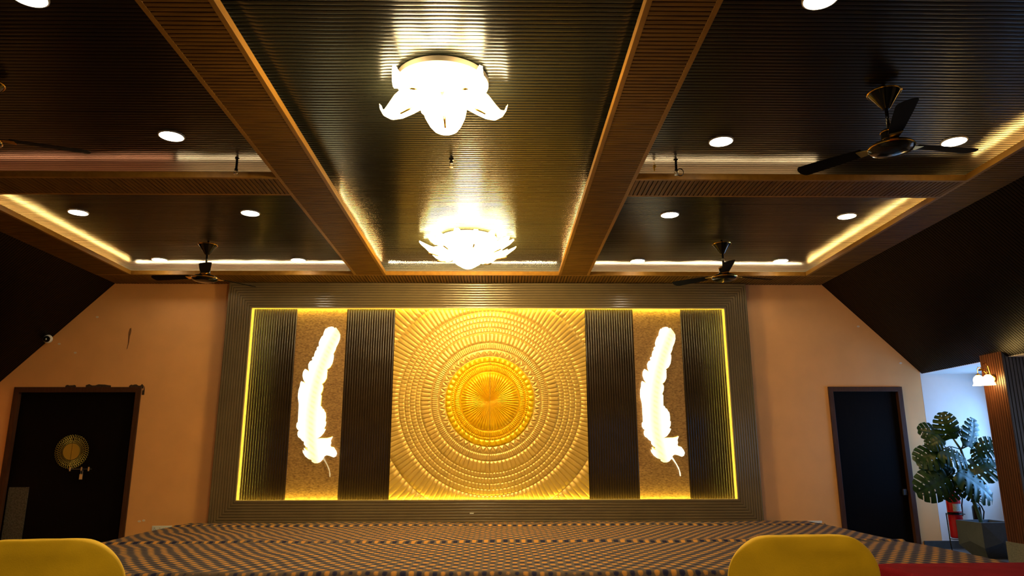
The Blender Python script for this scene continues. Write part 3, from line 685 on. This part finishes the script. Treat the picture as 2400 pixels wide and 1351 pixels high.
# ------------------------------------------------------------------ sprinklers
def sprinkler(x, y, label, drop=.09, ring=False):
    r = thing('sprinkler', label, 'sprinkler', (x, y, ZC), 0, 'sprinkler heads in the ceiling')
    obj('pipe', MB().lathe([(.022, .0), (.022, -.006), (.011, -.010), (.011, -drop), (.016, -drop-.004), (.016, -drop-.018), (.006, -drop-.02)], 14).mesh('pipe', m_black, True, 40), r)
    mb = MB()
    for s_ in (-1, 1): mb.tube([(s_*.012, 0, -drop-.016), (s_*.020, 0, -drop-.032), (s_*.006, 0, -drop-.052)], .003, 6)
    mb.lathe([(.004, -drop-.048), (.020, -drop-.054), (.020, -drop-.057), (.002, -drop-.058)], 14); obj('deflector', mb.mesh('deflector', m_chrome), r)
    if ring:
        mb = MB().tube([(.035+.03*math.cos(t*PI/8), 0, -drop-.03+.035*math.sin(t*PI/8)) for t in range(17)], .004, 6); obj('wire_loop', mb.mesh('wire_loop', m_black, True), r)
    return r
sprinkler(-.455, 6.17, 'small steel sprinkler head in the middle bay between the flower lights', .02)
sprinkler(-2.42, 6.18, 'black sprinkler pipe before the left cross beam strip', .10)
sprinkler(1.62, 6.17, 'black sprinkler pipe with a wire loop before the right cross beam', .09, True)
mb = MB(); mb.tube([(0, 0, 0), (.002, 0, -.03)], .0015, 5); mb.prism([(-.012, -.03), (.010, -.028), (.016, -.045), (.004, -.062), (.006, -.085), (-.004, -.09), (-.012, -.06)], lambda a, b, d: (a, d, b), -.004, .004)
o = obj('torn_tape', mb.mesh('torn_tape', pm('amber_tape', (.8, .45, .05), .5)), None, (1.43, 6.22, ZC)); tag(o, 'small amber scrap of tape hanging near the right cross beam', 'tape')

# ------------------------------------------------------------------ security camera
sc_ = thing('security_camera', 'white turret security camera where the left wall meets the dark slope', 'camera', (-6.60, 10.44, 2.97))
obj('mount_box', MB().box(-.115, .035, -.06, .055, -.035, .085, bev=.02).mesh('mount_box', m_white, True, 50), sc_)
mb = MB(); rotm = Matrix.Rotation(R(100), 3, 'X'); sphere(mb, (.04, -.07, -.035), .062, 20, 12); obj('eyeball', mb.mesh('eyeball', m_white, True), sc_)
obj('lens', MB().lathe([(.046, .040), (.044, .056), (.036, .060), (.001, .060)], 20, (.04, -.07, -.035), mat=rotm).mesh('lens', m_black, True, 40), sc_)
sc_.rotation_euler = (0, R(0), R(12))

# ------------------------------------------------------------------ switch plates
def plate(x, z, w_, h_, label, nsw):
    r = thing('socket_plate', label, 'socket', (x, WY, z))
    obj('plate', MB().box(-w_/2, w_/2, -.010, -.001, -h_/2, h_/2, bev=.003).mesh('plate', m_white), r)
    for k in range(nsw):
        cx = -w_/2+w_*(k+.5)/nsw; s_ = MB().box(cx-.025, cx+.025, -.0135, -.0095, -h_/2+.02, h_/2-.02, bev=.002); q = obj('socket', s_.mesh('socket', m_white), r)
        mb = MB()
        for dx_, dz_ in ((-.01, -.008), (.01, -.008), (0, .012)): mb.box(cx+dx_-.003, cx+dx_+.003, -.0142, -.013, dz_-.005, dz_+.005)
        obj('socket_hole', mb.mesh('socket_hole', m_black), q)
plate(-4.66, .300, .30, .085, 'white socket plate low on the wall behind the left end of the stage', 4)
plate(4.40, .335, .24, .085, 'white socket plate low on the wall left of the right door', 3)

# ------------------------------------------------------------------ column with sconce
CX, CY0, CY1, CXR = 6.145, 8.66, 9.08, 6.75
col = struct('trim_8', MB().box(CX+.012, CXR-.012, CY0+.012, CY1-.012, .25, 2.56).mesh('column_core', m_groove))
m_colr = pm('red_brown_flute', (.11, .035, .014), .38, noise=.3, nscale=3, stretch=(6, 6, 1))
m_cold = pm('flute_daylight_tint', (.06, .06, .075), .45, noise=.2, nscale=3, stretch=(6, 6, 1))  # front boards: bluish daylight put into the base colour
def colboard(n, p, L_, fn, mat, nm): return obj(nm, ribmesh(nm, n, p, L_, mat, fn, back=.002, depth=.006, groove=.012, arc=.001), col)
for k in range(2): colboard(5, .042, 2.31, (lambda k: lambda a, b, h: (CX+.012-.002-h, CY0+.21*k+a, .25+b))(k), m_colr, 'fluted_board')
for k in range(2): colboard(7, .0432, 2.31, (lambda k: lambda a, b, h: (CX+.302*k+a, CY0+.012-.002-h, .25+b))(k), m_cold, 'fluted_board')
m_gran = pm('speckled_granite', (.22, .21, .18), .5, noise=.6, nscale=90)
obj('plinth', MB().box(CX-.01, CXR+.01, CY0-.01, CY1+.01, 0, .25, bev=.004).mesh('plinth', m_gran), col)
sc2 = thing('wall_sconce', 'brass wall sconce with two lit glass flower shades on the column', 'wall light', (CX-.008, 8.86, 2.20))
obj('back_plate', MB().lathe([(.045, 0), (.045, .008), (.03, .018), (.001, .02)], 20, mat=Matrix.Rotation(R(-90), 3, 'Y')).mesh('back_plate', m_brass, True, 40), sc2)
sh = MB().lathe([(.018, .055), (.030, .050), (.050, .03), (.062, .0), (.058, -.035), (.066, -.062), (.074, -.07)], 24).mesh('shade', m_shade, True)
for sy, dz in ((-.09, .0), (.09, .012)):
    s_ = obj('shade', sh, sc2, (-.125, sy, -.02+dz))
    obj('shade_cap', MB().lathe([(.02, .052), (.022, .062), (.012, .075), (.001, .078)], 16).mesh('shade_cap', m_brass, True), s_)
    obj('arm', MB().tube([(-.01, 0, .0), (-.05, sy*.3, .06), (-.10, sy*.8, .15), (-.125, sy, .13), (-.125, sy, .05+dz)], .005, 8).mesh('arm', m_brass, True), sc2)
leafm = []
for k, (a, b, c, s_) in enumerate(((-.12, -.02, .17, 0), (-.15, .02, .14, 1), (-.10, .03, .12, 2), (-.14, -.05, .11, 3), (-.09, -.04, .19, 4))):
    pts = [(0, -.006), (.015, -.014), (.035, -.012), (.052, 0), (.035, .012), (.015, .014), (0, .006)]
    mt = Euler((R(40*k), R(-30+25*k), R(72*k))).to_matrix()
    mb = MB().prism(pts, lambda p, q, d: tuple(Vector((a, b, c))+mt @ Vector((p, q, d))), 0, .002); obj('brass_leaf', mb.mesh('brass_leaf', m_brass), sc2)
# ------------------------------------------------------------------ monstera in a faceted pot
pot = thing('plant_pot', 'grey faceted square plant pot beside the column', 'pot', (6.27, 9.62, 0), R(4))
m_pot = pm('grey_fibre_pot', (.075, .085, .10), .5, noise=.15, nscale=30)
def pot_mesh():
    h = .44; a = .235; b = .13; v = []; f = []
    top = [(-a, -a, h), (a, -a, h), (a, a, h), (-a, a, h)]; mid = [(0, -a*1.12, h*.47), (a*1.12, 0, h*.47), (0, a*1.12, h*.47), (-a*1.12, 0, h*.47)]
    cor = [(-a*.98, -a*.98, h*.47), (a*.98, -a*.98, h*.47), (a*.98, a*.98, h*.47), (-a*.98, a*.98, h*.47)]
    bot = [(-b, -b, 0), (b, -b, 0), (b, b, 0), (-b, b, 0)]; tm = [(0, -a, h), (a, 0, h), (0, a, h), (-a, 0, h)]
    inn = [(x*.9, y*.9, h) for x, y, z in top]; soil = [(x*.88, y*.88, h-.05) for x, y, z in top]
    v = top+bot+inn+soil+[(0, -a*1.06, h*.45), (a*1.06, 0, h*.45), (0, a*1.06, h*.45), (-a*1.06, 0, h*.45)]+[(-a*1.0, -a*1.0, h*.30), (a*1.0, -a*1.0, h*.30), (a*1.0, a*1.0, h*.30), (-a*1.0, a*1.0, h*.30)]
    T, B_, I, S, Mi, Co = 0, 4, 8, 12, 16, 20
    for k in range(4):
        n = (k+1) % 4
        f += [(T+k, T+n, Mi+k), (T+k, Mi+k, Co+k), (T+n, Co+n, Mi+k), (Co+k, Mi+k, B_+k), (Co+n, B_+n, Mi+k), (Mi+k, B_+n, B_+k)]
        f += [(T+k, I+k, I+n, T+n), (I+k, S+k, S+n, I+n)]
    f += [(B_, B_+1, B_+2, B_+3), (S, S+3, S+2, S+1)]
    return MB().add(v, f).mesh('pot_body', m_pot)
obj('pot_body', pot_mesh(), pot)
obj('soil', MB().box(-.2, .2, -.2, .2, .385, .398, bev=.004).mesh('soil', pm('white_pebbles', (.4, .38, .34), .8, noise=.6, nscale=60, bump=.6, bscale=60)), pot)
m_leaf = pm('monstera_leaf', (.016, .060, .008), .42, col2=(.008, .030, .006), nscale=6, spec=.4)
m_stem = pm('monstera_stem', (.06, .10, .03), .6, noise=.4, nscale=30)
def leaf_mesh(nl=6, seed=0):
    rr = random.Random(seed); cells = nl*5; NV = 9; v = []; f = []
    prof = lambda u: (math.sin(PI*min(1, (u*.92+.08)))**.55)*(1-.35*u)*(.98)
    for side in (-1, 1):
        base = len(v)
        for i in range(cells+1):
            u = i/cells
            for k in range(NV):
                q = k/(NV-1); wd = .56*prof(u); ang = R(28+28*u) if u > .0 else R(28)
                lx = q*wd*math.sin(ang)*1.0 - (.22*(1-u)**3)*q
                x = u+lx*.55; y = side*q*wd
                fr = (u*nl) % 1.0; notch = 0
                z = -.34*q*q*wd+.05*math.sin(u*nl*2*PI)*q*.5-.30*(u-.3)**2+.12*q*wd
                v.append((x, y, z))
        for i in range(cells):
            ph = i % 5; lobe = i//5
            for k in range(NV-1):
                q0 = k/(NV-1)
                if ph == 0 and i > 2:
                    if q0 >= (.45+.1*rr.random()) : continue
                    if .2 < q0 < .36: continue
                a = base+i*NV+k; q = (a, a+1, a+NV+1, a+NV); f.append(q if side > 0 else q[::-1])
    m = mesh('leaf', v, f, m_leaf, True)
    return m
def leaf_obj(parent, base, tip, face, L_, name='leaf', seed=0, droop=0, me=None):
    """base point (local), direction of tip, facing normal"""
    X = Vector(tip).normalized(); Z = Vector(face); Z = (Z-X*Z.dot(X)).normalized(); Y = Z.cross(X)
    o = obj('leaf', me, parent); o.matrix_local = Matrix.Translation(Vector(base)) @ Matrix((X, Y, Z)).transposed().to_4x4() @ Matrix.Scale(L_, 4)
    return o
pc = (6.215, 9.62, .395)
pl = thing('monstera_plant', 'tall monstera with dark split leaves in the corner beside the column', 'plant', pc)
trunk = [(0, 0, 0), (-.02, .0, .12), (-.06, -.01, .26), (-.09, 0, .42), (-.11, .01, .60), (-.10, .0, .78), (-.14, -.01, .95), (-.22, 0, 1.10)]
obj('trunk', MB().tube(trunk, [.022, .024, .022, .021, .02, .018, .015, .010], 10).mesh('trunk', m_stem, True), pl)
def P9(u, v, y=9.62):
    a, b = onwall(u, v, y); return Vector((a-pc[0], y-pc[1], b-pc[2]))
mes = [leaf_mesh(6, s) for s in range(3)]
#       base px            tip px              facing           y offset
LV = [((2228, 1030), (2212, 968), (-.2, -1, .25), -.02), ((2215, 1025), (2158, 1005), (.1, -1, .5), .02), ((2222, 1010), (2255, 1012), (.2, -1, .2), .05),
      ((2272, 1048), (2290, 983), (.5, -1, 0), -.08), ((2268, 1045), (2262, 1000), (.8, -1, .1), .04), ((2290, 1055), (2345, 1040), (.2, -1, .3), .0), ((2285, 1052), (2308, 1088), (0, -1, .1), .04),
      ((2212, 1060), (2150, 1078), (-.1, -1, .6), -.04), ((2200, 1058), (2272, 1080), (-.1, -.9, .8), -.10), ((2225, 1085), (2168, 1112), (0, -.9, .5), .06),
      ((2222, 1118), (2155, 1155), (-.1, -1, .15), -.10), ((2235, 1112), (2212, 1090), (0, -1, .3), .02), ((2245, 1105), (2338, 1165), (.15, -.9, .7), -.12),
      ((2272, 1112), (2345, 1080), (.2, -.8, .7), .02), ((2240, 1120), (2222, 1172), (-.2, -1, .1), -.02), ((2208, 1028), (2175, 1045), (0, -1, .4), -.06), ((2250, 1118), (2300, 1170), (0, -1, .3), -.06)]
node = [Vector(p) for p in trunk]
for i, (b0, t0, fc, dy) in enumerate(LV):
    B_ = P9(*b0, 9.62+dy); T_ = P9(*t0, 9.62+dy-.05); d = T_-B_; L_ = d.length
    leaf_obj(pl, B_, d, fc, L_*1.0, me=mes[i % 3])
    nd = min(node[3:], key=lambda q: (q-B_).length+max(0, q.z-B_.z)*.5); mid = (nd+B_)/2+Vector((0, -.01, .05))
    obj('leaf_stalk', MB().tube([nd, mid, B_], [.007, .006, .004], 6).mesh('leaf_stalk', m_stem, True), pl)
pl.location = pc

# ------------------------------------------------------------------ fire extinguishers
def extinguisher(name, label, loc, r_, h_, mat, z0, lab, rz=0, wire=True):
    t = thing(name, label, 'fire extinguisher', loc, rz)
    body = obj('cylinder', MB().lathe([(r_*.85, z0), (r_, z0+.015), (r_, z0+h_-r_*.8), (r_*.9, z0+h_-r_*.45), (r_*.6, z0+h_-r_*.12), (r_*.28, z0+h_), (r_*.25, z0+h_+.03)], 32).mesh('cylinder', mat, True, 50), t)
    if lab:
        n = 10; v = []
        for k in range(n+1):
            a = R(-130+80*k/n); v += [((r_+.001)*math.cos(a), (r_+.001)*math.sin(a), z0+h_*.56), ((r_+.001)*math.cos(a), (r_+.001)*math.sin(a), z0+h_*.72)]
        mb = MB().add(v, [(2*k, 2*k+2, 2*k+3, 2*k+1) for k in range(n)]); obj('paper_label', mb.mesh('paper_label', pm('paper_label', (.6, .55, .45), .7, noise=.4, nscale=70)), body)
        obj('black_band', MB().lathe([(r_+.0008, z0+h_*.50), (r_+.0022, z0+h_*.503), (r_+.0022, z0+h_*.537), (r_+.0008, z0+h_*.54)], 32).mesh('black_band', m_black), body)
    obj('valve', MB().lathe([(.018, z0+h_+.025), (.022, z0+h_+.03), (.022, z0+h_+.055), (.012, z0+h_+.06)], 14).mesh('valve', m_brass, True, 40), t)
    mb = MB(); mb.tube([(-.02, 0, z0+h_+.05), (.06, -.01, z0+h_+.075), (.11, -.01, z0+h_+.04)], .008, 8); mb.tube([(-.01, 0, z0+h_+.035), (.06, -.01, z0+h_+.045), (.105, -.01, z0+h_+.015)], .007, 8); obj('handle', mb.mesh('handle', m_black, True), t)
    mb = MB().tube([(.02, .0, z0+h_+.04), (.09, .02, z0+h_-.03), (r_+.06, .02, z0+h_-.10), (r_+.03, .01, z0+h_-.20), (r_+.015, .0, z0+h_*.45)], .009, 8); obj('hose', mb.mesh('hose', m_black, True), t)
    if wire:
        mb = MB()
        for a in (-r_-.012, r_+.012): mb.tube([(a*1.3, -.05, 0), (a, .02, .12), (a, .03, z0+h_*.52)], .007, 6)
        for zz in (z0-.01, z0+h_*.5): mb.tube([(-r_-.012, .03, zz), (-r_-.012, -r_*.7, zz), (0, -r_-.012, zz), (r_+.012, -r_*.7, zz), (r_+.012, .03, zz)], .006, 6)
        obj('stand', mb.mesh('stand', m_black, True), t)
    return t
m_redp = pm('red_enamel', (.50, .006, .010), .25, coat=.4)
extinguisher('fire_extinguisher', 'red fire extinguisher on a black wire stand under the monstera', (6.165, 10.08, 0), .088, .62, m_redp, .185, True)
extinguisher('fire_extinguisher', 'slim black fire extinguisher on the floor between red one and pot', (6.63, 10.33, 0), .055, .60, m_black, .005, False, wire=False)

# ------------------------------------------------------------------ covered chairs
def chair(label, x, y, h, w_, rz):
    t = thing('banquet_chair', label, 'chair', (x, y, 0), rz, 'yellow covered chairs facing the stage')
    # back: grid over a rounded outline; local +y faces the stage, the back faces the camera
    hw = w_/2; rad = .13; th = .030; rr = random.Random(label)
    ph = [rr.uniform(0, 6) for _ in range(8)]
    out = []
    NZ = 46; NXx = 40; v = []; f = []
    rows_ = [(.40+(h-rad-.40)*i/22, hw+.010*(1-i/22), 1) for i in range(22)]+[(h-rad+rad*math.sin(PI/2*i/18), hw-rad+rad*math.cos(PI/2*i/18), (math.cos(PI/2*(i/18)**6))**.5 if i < 18 else .12) for i in range(19)]
    NZ = len(rows_)-1
    for i, (zz, wv_, ts) in enumerate(rows_):
        for k in range(NXx+1):
            a = 2*PI*k/(NXx); e = .32
            ca, sa = math.cos(a), math.sin(a)
            X_ = wv_*math.copysign(abs(ca)**e, ca); Yy = th*ts*math.copysign(abs(sa)**.7, sa)
            lean = -.10*(zz-.45)/.55-.020*math.cos(X_/hw*1.3)
            fold = (X_+.5*(zz-h)+.12*math.sin(ph[5])); fold2 = (X_*.8-.7*(zz-h)-.10)
            wr = .018*math.exp(-(fold/.03)**2)-.016*math.exp(-(fold2/.035)**2)+.009*math.sin(X_*17+zz*9+ph[0])*math.sin(zz*13-X_*8+ph[1])+.003*math.sin(X_*38+zz*21+ph[2])
            top = max(0, (zz-(h-rad))/rad)
            v.append((X_, Yy+lean+(wr if sa < -.2 else wr*.3)*min(1, (1-top)*3), zz+.012*top*(1-(X_/hw)**2)+.002*math.sin(X_*19+ph[4])*top))
    n = NXx+1
    for i in range(NZ):
        for k in range(NXx): f.append((i*n+k, i*n+k+1, (i+1)*n+k+1, (i+1)*n+k))
    b = len(v); v.append((0, -.10*(h-.45)/.55-.02, h+.013))
    for k in range(NXx): f.append((NZ*n+k, NZ*n+k+1, b))
    mb = MB().add(v, f); o = obj('back_cover', mb.mesh('back_cover', m_yellow, True), t)
    # seat and skirt
    v = []; f = []; rows = [(.49, .92), (.50, .98), (.485, 1.0), (.44, 1.01), (.25, 1.06), (.03, 1.12)]; K = 64
    for j, (z, s_) in enumerate(rows):
        for k in range(K):
            a = 2*PI*k/K; ca, sa = math.cos(a), math.sin(a); fl = (1+.035*math.sin(a*14+j*.3)*(max(0, j-2)/3))
            v.append((math.copysign(abs(ca)**.35, ca)*.235*s_*fl, .21+math.copysign(abs(sa)**.35, sa)*.225*s_*fl, z))
    for j in range(len(rows)-1):
        for k in range(K): f.append((j*K+k, j*K+(k+1) % K, (j+1)*K+(k+1) % K, (j+1)*K+k))
    f.append(tuple(range(K)))
    obj('seat_cover', MB().add(v, f).mesh('seat_cover', m_yellow, True), t)
    leg = MB().box(-.014, .014, -.014, .014, 0, .42, bev=.003).mesh('leg', m_chrome)
    for lx in (-.19, .19):
        for ly in (.03, .38): obj('leg', leg, t, (lx, ly, 0))
    return t
chair('yellow covered banquet chair at lower right beside the red cloth', 1.010, 2.60, .988, .500, R(-2))
chair('yellow covered banquet chair at lower left corner before the stage', -1.440, 2.52, .992, .50, R(2))

# ------------------------------------------------------------------ table under a red cloth
def red_table():
    t = thing('banquet_table', 'table under a plain dark red cloth at lower right edge', 'table', (2.62, 3.05, 0))
    top = MB().box(-.92, .92, -.36, .36, .735, .765, bev=.006).mesh('tabletop', m_jamb); obj('tabletop', top, t)
    leg = MB().box(-.02, .02, -.02, .02, 0, .735, bev=.003).mesh('leg', m_chrome)
    for a in (-.82, .82):
        for b in (-.28, .28): obj('leg', leg, t, (a, b, 0))
    return t
red_table()
v = []; f = []; K = 160; rows = [(.0, .784, 0), (.5, .7835, 0), (.96, .782, 0), (.995, .779, 0), (1.0, .765, .1), (1.004, .60, .4), (1.01, .35, .8), (1.015, .04, 1)]
for j, (s_, z, fo) in enumerate(rows):
    for k in range(K):
        a = 2*PI*k/K; ca, sa = math.cos(a), math.sin(a)
        X_ = math.copysign(abs(ca)**.12, ca)*.94*max(s_, .001); Y_ = math.copysign(abs(sa)**.12, sa)*.38*max(s_, .001)
        q = fo*.022*(math.sin(k*PI*2*20/K)+.5*math.sin(k*PI*2*31/K+1))
        v.append((X_+ca*q, Y_+sa*q, z+.0015*math.sin(X_*13+Y_*21)))
for j in range(len(rows)-1):
    for k in range(K): f.append((j*K+k, j*K+(k+1) % K, (j+1)*K+(k+1) % K, (j+1)*K+k))
o = obj('tablecloth', MB().add(v, f).mesh('tablecloth', m_red, True), None, (2.62, 3.05, 0)); tag(o, 'dark red tablecloth draped to the floor at lower right edge', 'tablecloth')
